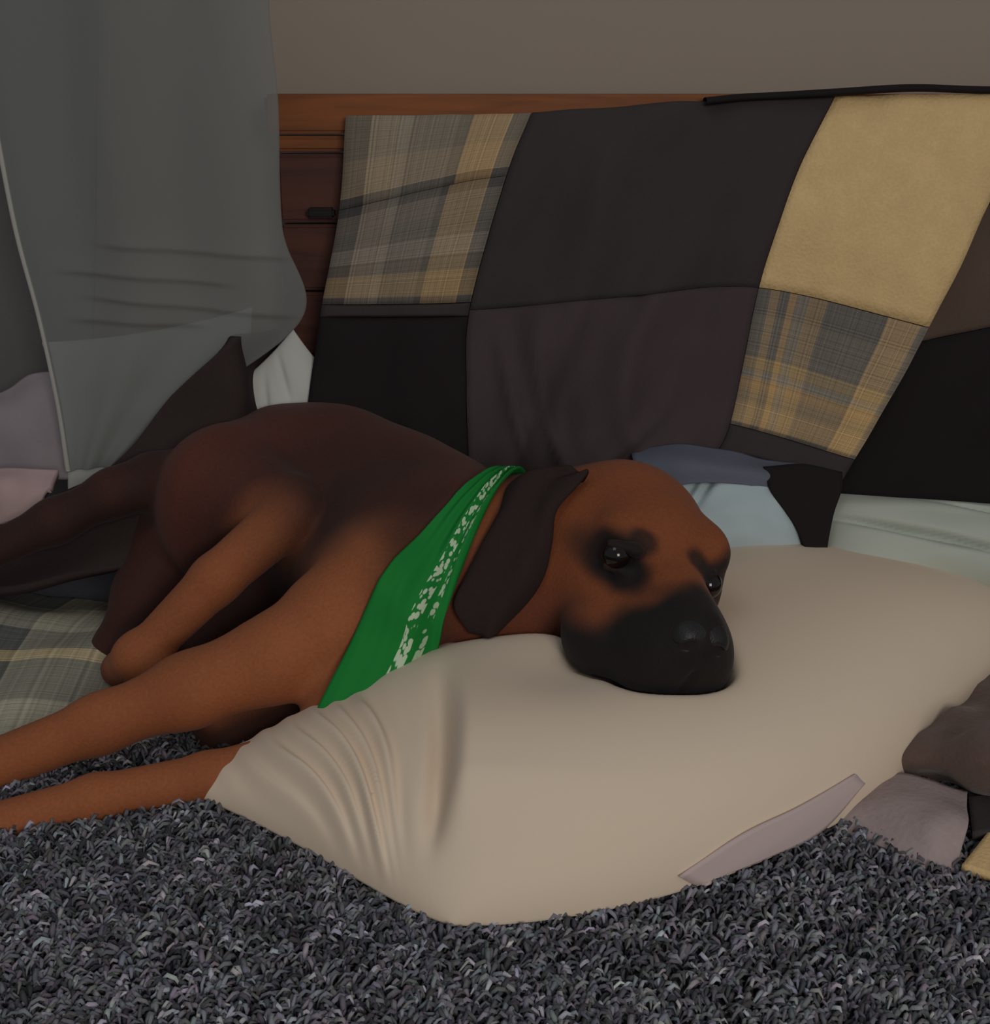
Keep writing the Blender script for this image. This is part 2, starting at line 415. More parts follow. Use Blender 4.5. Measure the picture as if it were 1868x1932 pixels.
# tail
D.chain([at(370, 900, 1.43), at(290, 905, 1.385), at(215, 930, 1.365), at(105, 983, 1.345), at(-50, 1055, 1.32)], [.034, .029, .026, .024, .021], .02)
# head
def he(f, l, u, rf, rl, ru, k=.02, sub=False): D.ell(hd(f, l, u), np.array([rf, rl, ru]) * HS, HB, k, sub)
def hc(p, q, r1, r2, k=.02, sub=False): D.cone(hd(*p), hd(*q), r1 * HS, r2 * HS, k, sub)
he(-.058, 0, .006, .075, .062, .052, .03)
he(-.015, 0, .014, .036, .050, .030, .025)
for s in (-1, 1):
    he(-.002, s * .036, .016 + (.004 if s < 0 else -.002), .022, .020, .016, .014)
    he(-.035, s * .040, -.036, .055, .030, .044, .03)
    he(.060, s * .026, -.052, .044, .027, .036, .02)
    he(.030, s * .040, -.066, .034, .022, .026, .02)
    he(.010, s * .030, -.030, .03, .02, .02, .02)
he(.026, -.052, -.064, .034, .020, .026, .02)
he(-.012, .046, .014, .030, .018, .022, .016)
he(-.02, .048, -.02, .035, .022, .03, .016)
hc((.0, 0, -.008), (.09, 0, -.028), .034, .028, .025)
he(.088, 0, -.045, .022, .032, .028, .015)
hc((-.02, 0, -.072), (.076, 0, -.078), .032, .020, .015)
EYE = {-1: (.026, -.049, .006), 1: (.030, .039, -.004)}
for s in (-1, 1):
    f, l, u = EYE[s]
    he(f + .010, l + s * .004, u, .013, .016, .0105, .008, True)
    hc((f + .003, l - s * .014, u + .0085), (f - .002, l + s * (.007 if s < 0 else .000), u + .0095), .0065, .0045, .006)     # upper lid
    hc((f + .003, l - s * .013, u - .010), (f - .002, l + s * (.006 if s < 0 else -.001), u - .010), .005, .004, .006)   # lower lid
hc((.112, 0, -.048), (.100, 0, -.075), .0022, .0022, .004, True)       # split under the nose
for s in (-1, 1):
    hc((.098, s * .010, -.080), (.05, s * .048, -.088), .0025, .0025, .005, True)   # lip line

# ------------------------------------------------------------------ cream pillow under the head
def dog_floor(x, y, z0, z1, n=90):
    """lowest height at which the dog sits over each x,y (or z1)"""
    zz = np.linspace(z0, z1, n)
    P = np.stack([np.repeat(x[..., None], n, -1), np.repeat(y[..., None], n, -1), np.broadcast_to(zz, x.shape + (n,))], -1)
    d = dog.sample(P) < .002
    first = np.argmax(d, -1); has = d.any(-1)
    inside = (x > -.85) & (x < .33) & (y > .85) & (y < 1.59)
    return np.where(has & inside, zz[first], z1)
def blur(A, it=1):
    for _ in range(it):
        B = np.pad(A, 1, mode='edge'); A = (B[:-2, 1:-1] + B[2:, 1:-1] + B[1:-1, :-2] + B[1:-1, 2:] + 4 * A) / 8
    return A
C1, C2, C3 = atz(838, 1772, .02), atz(318, 1474, .02), atz(1868, 1262, .02)
C3 = C1 + (C3 - C1) * 1.2
C4 = C2 + (C3 - C1) * 1.0
NP = 250
a = np.linspace(-1, 1, NP); A, Bp = np.meshgrid(np.sign(a) * (1 - (1 - np.abs(a)) ** 1.5), np.sign(a) * (1 - (1 - np.abs(a)) ** 1.5))   # A along, Bp across
u = (A * (1 - .03 * (1 - Bp ** 2)) + 1) / 2; v = (Bp * (1 - .05 * (1 - A ** 2)) + 1) / 2 - .25 * (1 - A ** 2) ** .9 * (1 - .55 * A) * ((1 - Bp) / 2) ** 1.5
PX = (C1[None, None] * ((1 - u) * (1 - v))[..., None] + C3 * (u * (1 - v))[..., None] + C2 * ((1 - u) * v)[..., None] + C4 * (u * v)[..., None])
cw = (((1 - A) / 2) * ((1 - Bp) / 2)) ** 7                      # the near left corner is rounded off
PX = PX + cw[..., None] * .022 * np.array([.25, .97, 0])
X, Y = PX[..., 0], PX[..., 1]
prof = (1 - np.abs(A) ** 3.6) ** .5 * (1 - np.abs(Bp) ** 3.0) ** .48
H = .120 * prof * (1 - .55 * (((1 - A) / 2) * ((1 + Bp) / 2)) ** 5)
# gathers fanning out of the short left end
fx, fy = X - C1[0] + .01, Y - C1[1] + .015
bd = (C2 - C1)[:2] / np.linalg.norm((C2 - C1)[:2])
fr_ = np.hypot(fx, fy); phi = np.degrees(np.arctan2(bd[1], bd[0]) - np.arctan2(fy, fx))       # 0 along the short end, growing inward
phw = phi + 40 * np.clip(.30 - fr_, -.2, .3) ** 1.0 * .35 + 1.5 * np.sin(fr_ * 30)
fold = np.zeros_like(A)
for k, (p0, wd, am, r0, r1) in enumerate([(4, 1.5, .009, .10, .46), (8, 1.6, .012, .08, .44), (12, 1.7, .013, .10, .42), (16.5, 1.8, .015, .07, .40),
                                          (21, 1.7, .015, .10, .38), (25.5, 2.0, .018, .06, .36), (30, 1.6, .013, .10, .34), (34.5, 1.9, .014, .12, .32)]):
    fold += am * np.exp(-((phw - p0) / wd) ** 2) * 1.3 * sstep(r0 - .06, r0 + .06, fr_) * (1 - .75 * sstep(.20, .31, fr_)) * (1 - sstep(r1 - .10, r1, fr_))
# the strong ridge running back from the near left corner
xr = -.034 + .005 * np.sin((Y - .85) * 18)
ridge = sstep(-.020, .008, X - xr) * np.exp(-np.clip(X - xr, 0, 1) / .13) * .022 - np.exp(-((X - xr + .018) / .010) ** 2) * .016
ridge *= sstep(.84, .90, Y) * (1 - sstep(.92, 1.10, Y))
top = .018 + H + (fold - .005 * (1 - sstep(33, 40, phi)) * sstep(.05, .15, fr_) * (1 - sstep(.3, .4, fr_)) + ridge) * np.clip(prof * 2.2, 0, 1)
top -= .009 * np.exp(-((X - .07) / .06) ** 2 - ((Y - 1.05) / .06) ** 2)
lowz = dog_floor(X, Y, .02, .30)
lowz = np.where((lowz < .06) | (X < -.035), .30, lowz)
cap = lowz - .004
wgt = np.where(cap < top, 1.0, 0)
t2 = np.minimum(top, cap)
soft = blur(t2, 24); near = blur(wgt, 28)
top = np.minimum(t2 * (1 - np.clip(near * 1.5, 0, 1)) + soft * np.clip(near * 1.5, 0, 1), np.where(wgt > 0, cap, 9))
top = np.maximum(top, .016)
bot = .016 - .004 * prof
edge = (np.abs(A) > .9999) | (np.abs(Bp) > .9999)
top[edge] = bot[edge] + .002
V = np.concatenate([np.stack([X, Y, top], -1).reshape(-1, 3), np.stack([X, Y, bot], -1).reshape(-1, 3)])
n = NP * NP; F = []
for i in range(NP - 1):
    for j in range(NP - 1):
        q = i * NP + j; F.append((q, q + 1, q + NP + 1, q + NP)); F.append((n + q, n + q + NP, n + q + NP + 1, n + q + 1))
ring = [j for j in range(NP)] + [i * NP + NP - 1 for i in range(1, NP)] + [(NP - 1) * NP + j for j in range(NP - 2, -1, -1)] + [i * NP for i in range(NP - 2, 0, -1)]
for x_, y_ in zip(ring, ring[1:] + ring[:1]): F.append((y_, x_, n + x_, n + y_))
cream = link('pillow', mesh_np('pillow', V, F), M['cream'])
tag(cream, "plump cream cotton pillow on the shag rug under the dog's head", 'pillow', 'bed pillows')
# flap of the pillowcase on the near long side
def pil(px, py):
    TP = np.stack([X, Y, top], -1).reshape(-1, 3); d = TP - np.array([0, 0, CAM_Z])
    dep = d[:, 1] * CP - d[:, 2] * SP; k = np.argmin((IW / 2 + FPX * d[:, 0] / dep - px) ** 2 + (IH / 2 - FPX * (d[:, 1] * SP + d[:, 2] * CP) / dep - py) ** 2)
    return TP[k] + np.array([.0015, -.003, .002])
fl = [[pil(*q) for q in ((1280, 1652), (1400, 1572), (1510, 1520), (1610, 1460))],
      [pil(*q) for q in ((1312, 1672), (1425, 1605), (1525, 1545), (1618, 1470))],
      [pil(*q) for q in ((1342, 1690), (1450, 1640), (1545, 1575), (1625, 1480))]]
fo = sheet('pillowcase_flap', fl, M['flap'], 24, 12, .003, parent=cream)
tag(fo, 'pinkish grey flap at the open end of the pillowcase')

# ------------------------------------------------------------------ dog mesh
V, F = dog.surface(4)
me = mesh_np('dog', V, F)
hl = (V - HM) @ HB / HS                                     # head coordinates
ORANGE, RED, DARK, MASK = map(np.array, map(lin, ((156, 92, 58), (98, 53, 43), (54, 36, 33), (32, 28, 28))))
nz = np.array([n3(p[0] * 16, p[1] * 16, p[2] * 16) for p in V]) * .5 + .5
nh = np.array([n3(p[0] * 40, p[1] * 40, p[2] * 40) for p in V])
col = np.tile(RED, (len(V), 1))
def blend(c, m):
    global col
    m = np.clip(m, 0, 1)[:, None]; col = col * (1 - m) + c * m
def seg(p, q, r0, r1):
    """1 close to the bone p-q, fading to 0 between r0 and r1"""
    e_ = q - p; t = np.clip(((V - p) @ e_) / (e_ @ e_), 0, 1); d = np.linalg.norm(V - p - t[:, None] * e_, axis=1); return 1 - sstep(r0, r1, d)
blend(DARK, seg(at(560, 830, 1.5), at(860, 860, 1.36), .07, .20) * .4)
blend(DARK, seg(at(560, 1020, 1.3), at(640, 1010, 1.3), .08, .16) * .6)  # belly shade painted into the coat colour
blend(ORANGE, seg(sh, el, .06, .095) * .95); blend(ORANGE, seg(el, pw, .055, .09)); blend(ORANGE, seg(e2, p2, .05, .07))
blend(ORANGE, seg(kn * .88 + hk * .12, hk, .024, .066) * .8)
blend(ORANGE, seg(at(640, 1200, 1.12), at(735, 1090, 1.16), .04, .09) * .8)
blend(DARK, seg(at(540, 1060, 1.33), at(350, 1230, 1.26), .06, .09) * .9)  # shade between shank and foreleg, put into the coat colour
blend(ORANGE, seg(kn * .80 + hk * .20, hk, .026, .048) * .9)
blend(DARK, seg(at(590, 1040, 1.27), at(740, 960, 1.25), .035, .12) * .65)  # painted belly shade carried on towards the chest
blend(DARK, seg(at(640, 1330, 1.2), at(420, 1400, 1.13), .055, .08) * .9)  # deep shadow between the forelegs, painted as dark coat
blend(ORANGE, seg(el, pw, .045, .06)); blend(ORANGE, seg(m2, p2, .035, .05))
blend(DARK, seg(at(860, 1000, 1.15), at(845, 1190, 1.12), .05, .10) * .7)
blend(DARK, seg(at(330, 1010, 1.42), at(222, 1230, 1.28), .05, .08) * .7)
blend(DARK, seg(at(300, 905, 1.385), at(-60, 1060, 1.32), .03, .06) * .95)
headm = sstep(-.13, -.08, hl[:, 0]) * (1 - sstep(.15, .20, np.linalg.norm(hl, axis=1)))
blend(ORANGE * np.array([.80, .72, .66]), headm * .9)
blend(RED, headm * sstep(-.02, -.06, hl[:, 2]) * .6)
# black mask, eye patches
mz = sstep(.042, .072, hl[:, 0] + .35 * np.clip(-.040 - hl[:, 2], -.03, .06) + .008 * nh) * headm
blend(MASK, mz)
blend(MASK, headm * sstep(-.048, -.072, hl[:, 2] - .25 * hl[:, 0]) * sstep(-.045, .01, hl[:, 0]))
for s in (-1, 1):
    f, l, u_ = EYE[s]
    d = np.sqrt(((hl[:, 0] - f) / 1.6) ** 2 + ((hl[:, 1] - l - s * .002) / 1.15) ** 2 + ((hl[:, 2] - u_ + .004) / 1.0) ** 2)
    blend(MASK, headm * (1 - sstep(.018, .031, d + .004 * nh)))
    d4 = np.linalg.norm(hl - np.array([f - .002, l - s * .020, u_ + .014]), axis=1)
    blend(MASK, headm * (1 - sstep(.008, .018, d4 + .004 * nh)) * .85)
    d2 = np.linalg.norm((hl - np.array([f + .012, l - s * .022, u_ - .020])) / np.array([1.4, .8, 1]), axis=1)
    blend(MASK, headm * (1 - sstep(.008, .022, d2)) * .8)
    if s == 1: blend(MASK, headm * (1 - sstep(.018, .034, np.linalg.norm((hl - np.array([f - .022, l + .022, u_ + .006])) / np.array([1.3, 1.0, .9]), axis=1) + .004 * nh)) * .9)
    d3 = np.linalg.norm((hl - np.array([f - .01, l + s * .02, u_ - .004])) / np.array([2.2, 1.0, .8]), axis=1)
    blend(DARK, headm * (1 - sstep(.012, .032, d3)) * .8)
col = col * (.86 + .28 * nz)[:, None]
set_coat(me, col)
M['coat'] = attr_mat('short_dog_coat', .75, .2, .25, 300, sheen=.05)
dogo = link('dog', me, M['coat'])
tag(dogo, 'reddish brown dog with black muzzle lying with its head on the cream pillow', 'dog')

# eyes
M['eye'] = plain('dark_brown_eye', (22, 14, 11), .05, .5)
for s in (-1, 1):
    f, l, u_ = EYE[s]; c = hd(f - .004, l - s * .001, u_)
    bm = bmesh.new(); bmesh.ops.create_uvsphere(bm, u_segments=24, v_segments=16, radius=.0118 * HS)
    for v_ in bm.verts: v_.co += Vector(c)
    o = bm_obj('eye', bm, M['eye'], dogo); o.data.polygons.foreach_set('use_smooth', [True] * len(o.data.polygons))
# nose
nf = Field(hd(.105, 0, -.022) - .05, hd(.105, 0, -.022) + .05, .0013)
nf.ell(hd(.100, 0, -.022), np.array([.016, .022, .016]) * HS, HB, .004)
for s in (-1, 1):
    nf.ell(hd(.104, s * .012, -.025), np.array([.013, .012, .013]) * HS, HB, .008)
nf.cone(hd(.108, 0, -.03), hd(.106, 0, -.046), .006, .005, .006)
for s in (-1, 1):
    nf.cone(hd(.118, s * .010, -.025), hd(.108, s * .021, -.030), .0042, .0025, .003, True)
nv, nfc = nf.surface(2)
M['nose'] = fabric('black_nose_leather', (34, 32, 33), .1, 600, .3, .45); M['nose'].node_tree.nodes['Principled BSDF'].inputs['Specular IOR Level'].default_value = .4
link('nose', mesh_np('nose', nv, nfc), M['nose'], dogo)

# ears: thick leather-soft leaves folded down from the skull
def loft(name, cs, hw, th, side, mat, parent, curl=0.0, wav=0.0):
    s_ = np.linspace(0, len(cs) - 1, 40); c = catmull(cs, s_); W = catmull(np.array(hw)[:, None], s_)[:, 0]; sd = catmull(side, s_)
    sd /= np.linalg.norm(sd, axis=1, keepdims=True)
    tg = np.gradient(c, axis=0); tg /= np.linalg.norm(tg, axis=1, keepdims=True)
    nr = np.cross(sd, tg); nr /= np.linalg.norm(nr, axis=1, keepdims=True)
    K = 32; V = []; F = []
    for i in range(40):
        for k in range(K):
            q = 2 * math.pi * k / K; x = math.cos(q); y = math.sin(q)
            y = math.copysign(abs(y) ** .8, y)
            V.append(c[i] + sd[i] * W[i] * x + nr[i] * (th * y * (1 if W[i] > th else W[i] / th) + curl * W[i] * (x * x - .4) + wav * (math.sin(x * 4.2 + i * .09) + .6 * n3(x * 1.6, i * .13, 3.0) * 2)))
    for i in range(39):
        for k in range(K):
            F.append((i * K + k, i * K + (k + 1) % K, (i + 1) * K + (k + 1) % K, (i + 1) * K + k))
    F.append(tuple(range(K))[::-1]); F.append(tuple(39 * K + k for k in range(K)))
    return link(name, mesh_np(name, V, F), mat, parent)
M['ear'] = fabric('dark_ear_fur', (50, 39, 38), .25, 240, .3, .85)
ears = []
def rest(px, py, gap):
    """point on the coat below a spot of the ear, lifted by gap"""
    for Yq in np.arange(1.02, 1.32, .002):
        q = at(px, py, Yq)
        if float(dog.sample(q[None])[0]) < gap: return q
    return at(px, py, 1.2)
erow = [((1112, 893), (1060, 893)), ((1090, 916), (965, 902)), ((1052, 965), (940, 965)), ((1042, 1022), (908, 1026)), ((1026, 1090), (876, 1090)), ((990, 1148), (856, 1144)), ((940, 1198), (885, 1194))]
ec, es_, ew = [], [], []
for (a_, b_) in erow:
    c_ = rest((a_[0] + b_[0]) / 2, (a_[1] + b_[1]) / 2, .012); p_ = rest(*a_, .009); q_ = rest(*b_, .009)
    if abs(p_[1] - c_[1]) > .03: p_ = at(*a_, c_[1] - .01)
    if abs(q_[1] - c_[1]) > .035: q_ = at(*b_, c_[1] + .02)
    ec.append(c_ * .5 + (p_ + q_) * .25); es_.append(p_ - q_); ew.append(np.linalg.norm(p_ - q_) / 2)
ears.append(loft('ear', ec, ew, .0062, es_, M['ear'], dogo, .10, .0035))
ec = [hd(-.095, .036, .034), hd(-.105, .054, .024), hd(-.112, .060, .0), hd(-.114, .060, -.025), hd(-.112, .058, -.05), hd(-.108, .056, -.066)]
ears.append(loft('ear', ec, [.012, .022, .026, .026, .018, .004], .0055, [HB @ np.array([.95, .25, .25])] * 6, M['ear'], dogo, .12))

# bandana, laid on the coat by walking in from outside
ba = np.array([.86, -.32, -.20]); ba /= np.linalg.norm(ba)
b0 = at(892, 1100, 1.225)
upv = np.array([.1, .2, 1.0]); upv -= ba * (ba @ upv); upv /= np.linalg.norm(upv); sdv = np.cross(ba, upv)
NT, NW = 120, 26
BP = np.zeros((NW, NT, 3))
ths = np.linspace(0, 2 * math.pi, NT)
frontdir = np.array([-.25, -.75, -.5]); frontdir -= ba * (ba @ frontdir); frontdir /= np.linalg.norm(frontdir)
PHI = math.atan2(frontdir @ sdv, frontdir @ upv)
wrapw = lambda t: 0.5 + 0.5 * math.cos(t - PHI)
for j, t in enumerate(ths):
    rd = upv * math.cos(t) + sdv * math.sin(t); fr = wrapw(t)
    lo_, hi_ = -.014 - .048 * fr ** 1.3, .006 + .006 * fr
    for i in range(NW):
        ww = lo_ + (hi_ - lo_) * i / (NW - 1)
        base = b0 + ba * ww; r = .24
        for _ in range(40):
            d = float(dog.sample((base + rd * r)[None])[0])
            if d < .003: break
            r -= max(.8 * d, .0008)
            if r < .03: break
        BP[i, j] = (r, ww, t)
rr = BP[..., 0]
for _ in range(10):
    q = np.concatenate([rr[:, -2:-1], rr, rr[:, 1:2]], 1); q = np.pad(q, ((1, 1), (0, 0)), mode='edge')
    rr = np.maximum(rr, (q[:-2, 1:-1] + q[2:, 1:-1] + q[1:-1, :-2] + q[1:-1, 2:]) / 4)
PB = np.zeros((NW, NT, 3)); BC = np.zeros((NW, NT, 3))
GREEN, DGREEN, WHITE = map(np.array, map(lin, ((28, 132, 56), (22, 84, 42), (200, 218, 190))))
for j, t in enumerate(ths):
    tt = t if j < NT - 1 else 0
    rd = upv * math.cos(tt) + sdv * math.sin(tt); fr = wrapw(tt)
    for i in range(NW):
        g = i / (NW - 1)
        rip = .004 + .0035 * math.sin(g * 21 + 2.2 * math.sin(tt * 2)) * (.35 + .65 * g) + .002 * n3(math.cos(tt) * 3, math.sin(tt) * 3, g * 4)
        PB[i, j] = b0 + ba * BP[i, 0 if False else j][1] + rd * (rr[i, j] + rip)
nrb = np.gradient(PB, axis=1); nrb = np.cross(nrb, np.gradient(PB, axis=0)); nrb /= np.maximum(np.linalg.norm(nrb, axis=-1, keepdims=True), 1e-9)
outd = PB - (b0 + ba * ((PB - b0) @ ba)[..., None]); nrb *= np.sign((nrb * outd).sum(-1).mean())
Vb = np.concatenate([PB.reshape(-1, 3), (PB - nrb * .003).reshape(-1, 3)]); nb = NW * NT; Fb = []
for i in range(NW - 1):
    for j in range(NT - 1):
        q = i * NT + j; Fb.append((q, q + 1, q + NT + 1, q + NT)); Fb.append((nb + q, nb + q + NT, nb + q + NT + 1, nb + q + 1))
for i in (0, NW - 1):
    for j in range(NT - 1):
        q = i * NT + j; Fb.append((q, nb + q, nb + q + 1, q + 1) if i == 0 else (q + 1, nb + q + 1, nb + q, q))
bme = mesh_np('bandana', Vb, Fb)
uvl = bme.uv_layers.new(name='uv')
UV = np.stack([np.tile(ths[None] / 6.2832 * 6, (NW, 1)).ravel(), np.tile(np.linspace(0, 1, NW)[:, None], (1, NT)).ravel()], 1); UV = np.concatenate([UV, UV])
li = np.zeros(len(bme.loops), np.int32); bme.loops.foreach_get('vertex_index', li); uvl.data.foreach_set('uv', UV[li].astype(np.float32).ravel())
# printed cloth: green ground, a band of small white motifs near the folded edge
m, nt, b = mat_base('printed_green_cotton')
uvn = N(nt, 'ShaderNodeUVMap'); uvn.uv_map = 'uv'
vo = N(nt, 'ShaderNodeTexVoronoi'); vo.inputs['Scale'].default_value = 19
nt.links.new(uvn.outputs[0], vo.inputs['Vector'])
r1 = N(nt, 'ShaderNodeValToRGB'); r1.color_ramp.elements[0].position = .46; r1.color_ramp.elements[0].color = (1, 1, 1, 1); r1.color_ramp.elements[1].position = .56; r1.color_ramp.elements[1].color = (0, 0, 0, 1)
nt.links.new(vo.outputs['Distance'], r1.inputs[0])
sp = N(nt, 'ShaderNodeSeparateXYZ'); nt.links.new(uvn.outputs[0], sp.inputs[0])
r2 = N(nt, 'ShaderNodeValToRGB'); r2.color_ramp.interpolation = 'CONSTANT'
for p_, c_ in ((.60, 1), (.74, 0), (.80, .8), (.86, 0)):
    e_ = r2.color_ramp.elements.new(p_); e_.color = (c_, c_, c_, 1)
r2.color_ramp.elements[0].color = (0, 0, 0, 1); r2.color_ramp.elements[-1].color = (0, 0, 0, 1)
nt.links.new(sp.outputs[1], r2.inputs[0])
mu = N(nt, 'ShaderNodeMath', operation='MULTIPLY'); nt.links.new(r1.outputs[0], mu.inputs[0]); nt.links.new(r2.outputs[0], mu.inputs[1])
mxx = N(nt, 'ShaderNodeMix', data_type='RGBA'); mxx.inputs[6].default_value = (*GREEN, 1); mxx.inputs[7].default_value = (*WHITE, 1)
nt.links.new(mu.outputs[0], mxx.inputs[0]); nt.links.new(mxx.outputs[2], b.inputs['Base Color']); b.inputs['Roughness'].default_value = .8; b.inputs['Specular IOR Level'].default_value = .2
bo = link('bandana', bme, m, dogo); tag(bo, 'green bandana with a white printed border around the neck')

# ------------------------------------------------------------------ wooden headboard behind everything
hbY = 1.575
zt = at(760, 178, hbY)[2]
hb = empty('headboard', (0, hbY, 0)); tag(hb, 'low orange-brown wooden headboard against the back wall behind the quilt', 'headboard')
def hbx(name, lo, hi, mat, bev=.004):
    bm = bmesh.new(); box_bm(bm, [lo[0], lo[1] - hbY, lo[2]], [hi[0], hi[1] - hbY, hi[2]], bev); return bm_obj(name, bm, mat, hb)
xl = at(500, 200, hbY)[0]; xr_ = 1.3
hbx('top_rail', (xl, hbY - .008, zt - .045), (xr_, hbY + .035, zt), M['wood'])
hz = [zt - .047, .565, .48, .395, .31, .225, .14, .0]
for z1, z0 in zip(hz[:-1], hz[1:]):
    hbx('board', (xl + .01, hbY, z0 + .002), (xr_ - .01, hbY + .025, z1 - .001), M['wood_dark'] if z1 < .57 else M['wood'])
hp = at(605, 402, hbY - .012)
h_ = hbx('handle', (hp[0] - .017, hbY - .016, hp[2] - .006), (hp[0] + .017, hbY + .001, hp[2] + .006), M['black'], .003); tag(h_, 'small black handle on the headboard')

# ------------------------------------------------------------------ patchwork quilt hanging over the headboard
QE = [[(652, 218), (638, 400), (606, 588), (580, 760), (572, 860)],
      [(1003, 212), (955, 335), (886, 585), (880, 730), (885, 900)],
      [(1290, 192), (1240, 335), (1180, 560), (1120, 760), (1080, 910)],
      [(1577, 180), (1500, 335), (1434, 543), (1378, 800), (1330, 880)],
      [(1990, 172), (1895, 335), (1752, 618), (1614, 868), (1570, 935)]]
QY = [1.545, 1.525, 1.50, 1.475, 1.455]
QG = np.array([[at(*QE[c][r], QY[r] + (.006 if c == 0 else 0) - (.012 if c == 4 else 0)) for c in range(5)] for r in range(5)])
quilt = empty('patchwork_quilt', (.1, 1.5, .2)); tag(quilt, 'dark patchwork quilt with plaid and tan patches hanging down the headboard', 'quilt')
def qp(name, s0, s1, t0, t1, mat, uvr=(0, 1, 0, 1), grid=None, puff=.005, n_=26, th=.006, gap=.003, lab=None):
    G = QG if grid is None else grid
    S, T = np.meshgrid(np.linspace(s0 + gap, s1 - gap, n_), np.linspace(t0 + gap, t1 - gap, n_))
    P = surf(G, S, T); nr = cam_face(P, normals(P))
    d = np.array([n3(p[0] * 9, p[1] * 3, p[2] * 5) * .013 + n3(p[0] * 26 + 4, p[1] * 9, p[2] * 16) * .005 for p in P.reshape(-1, 3)]).reshape(P.shape[:2])
    d += .010 * np.exp(-(((S - 2.15 - .25 * (T - 2.5) ** 2 * (T > 2.0)) / .10) ** 2)) * sstep(1.4, 2.6, T) * (S > 1) * (S < 3)
    for s_0, k_, w_, a_, t_0, t_1 in ((1.22, .10, .05, .012, 1.9, 2.5), (1.45, .14, .07, .014, 1.9, 2.6), (2.6, -.12, .08, .010, 2.2, 3.0), (1.7, -.10, .09, .007, .2, .9)):
        d += a_ * np.exp(-(((S - s_0 - k_ * (T - 2) ** 2) / w_) ** 2)) * sstep(t_0, t_1, T) * (S > 1) * (S < 3)
    d += .008 * np.sin((S - 1) * 9 + T * 1.3) * sstep(1, 1.3, S) * (1 - sstep(2.6, 3, S)) * (.4 + .2 * T)
    P = P + nr * d[..., None]
    if (np.cross(P[0, -1] - P[0, 0], P[-1, 0] - P[0, 0]) * nr.mean((0, 1))).sum() < 0: nr2 = nr
    P = P - np.array(quilt.location)
    o = slab(name, P[:, ::-1], nr[:, ::-1], th, mat, quilt, puff, (uvr[1], uvr[0], uvr[2], uvr[3]))
    if lab: tag(o, lab)
    return o
# left column
qp('patch', 0, 1, 0, .98, M['plaid_top'], lab='grey plaid patch with a tan stripe at the top left')
qp('patch', 0, 1, .98, 1.93, M['plaid_grey'], lab='grey and tan plaid patch in the left column')
qp('patch', 0, 1, 1.93, 2.06, M['charcoal'])
qp('patch', 0, 1, 2.06, 4, M['blackcloth'], lab='black patch at the lower left')
# middle
qp('patch', 1, 3, 0, 2, M['charcoal'], n_=40, gap=.0015); qp('patch', 1, 3, 2, 4, M['plum'], n_=40, gap=.0015)
# right column
qp('patch', 3, 4, 0, 2, M['tancloth'], lab='plain tan patch at the upper right')
qp('patch', 3, 4, 2, 3, M['plaid_tan'], lab='tan and grey plaid patch below the plain tan one')
qp('patch', 3, 4, 3, 3.55, M['charcoal'])
# the turned-back part beyond the tan column
QE2 = [[(1965, 168), (1880, 335), (1735, 632), (1600, 880), (1560, 960)], [(2120, 165), (2050, 320), (1960, 590), (1850, 880), (1820, 960)], [(2300, 165), (2250, 320), (2180, 560), (2100, 880), (2080, 960)]]
QG2 = np.array([[at(*QE2[c][r], QY[r] + .022 + .01 * c) for c in range(3)] for r in range(5)])
qp('patch', 0, 2, 0, 1.2, M['charcoal'], grid=QG2); qp('patch', 0, 2, 1.2, 2.05, M['brownband'], grid=QG2, lab='brown patch at the right edge'); qp('patch', 0, 2, 2.05, 4, M['blackcloth'], grid=QG2)
# dark binding along the top edge
bt = [at(px, py, 1.545) for px, py in ((1330, 191), (1400, 184), (1480, 180), (1580, 174), (1720, 166), (1868, 170), (2050, 168))]
s_ = np.linspace(0, 6, 60); bc = catmull(np.array(bt), s_) - np.array(quilt.location)
Vv = []; Ff = []
for i in range(60):
    for k in range(10):
        q = 2 * math.pi * k / 10; Vv.append(bc[i] + np.array([0, .016 * math.cos(q), .0045 * math.sin(q) ]))
for i in range(59):
    for k in range(10): Ff.append((i * 10 + k, i * 10 + (k + 1) % 10, (i + 1) * 10 + (k + 1) % 10, (i + 1) * 10 + k))
link('binding', mesh_np('binding', Vv, Ff), M['blackcloth'], quilt)

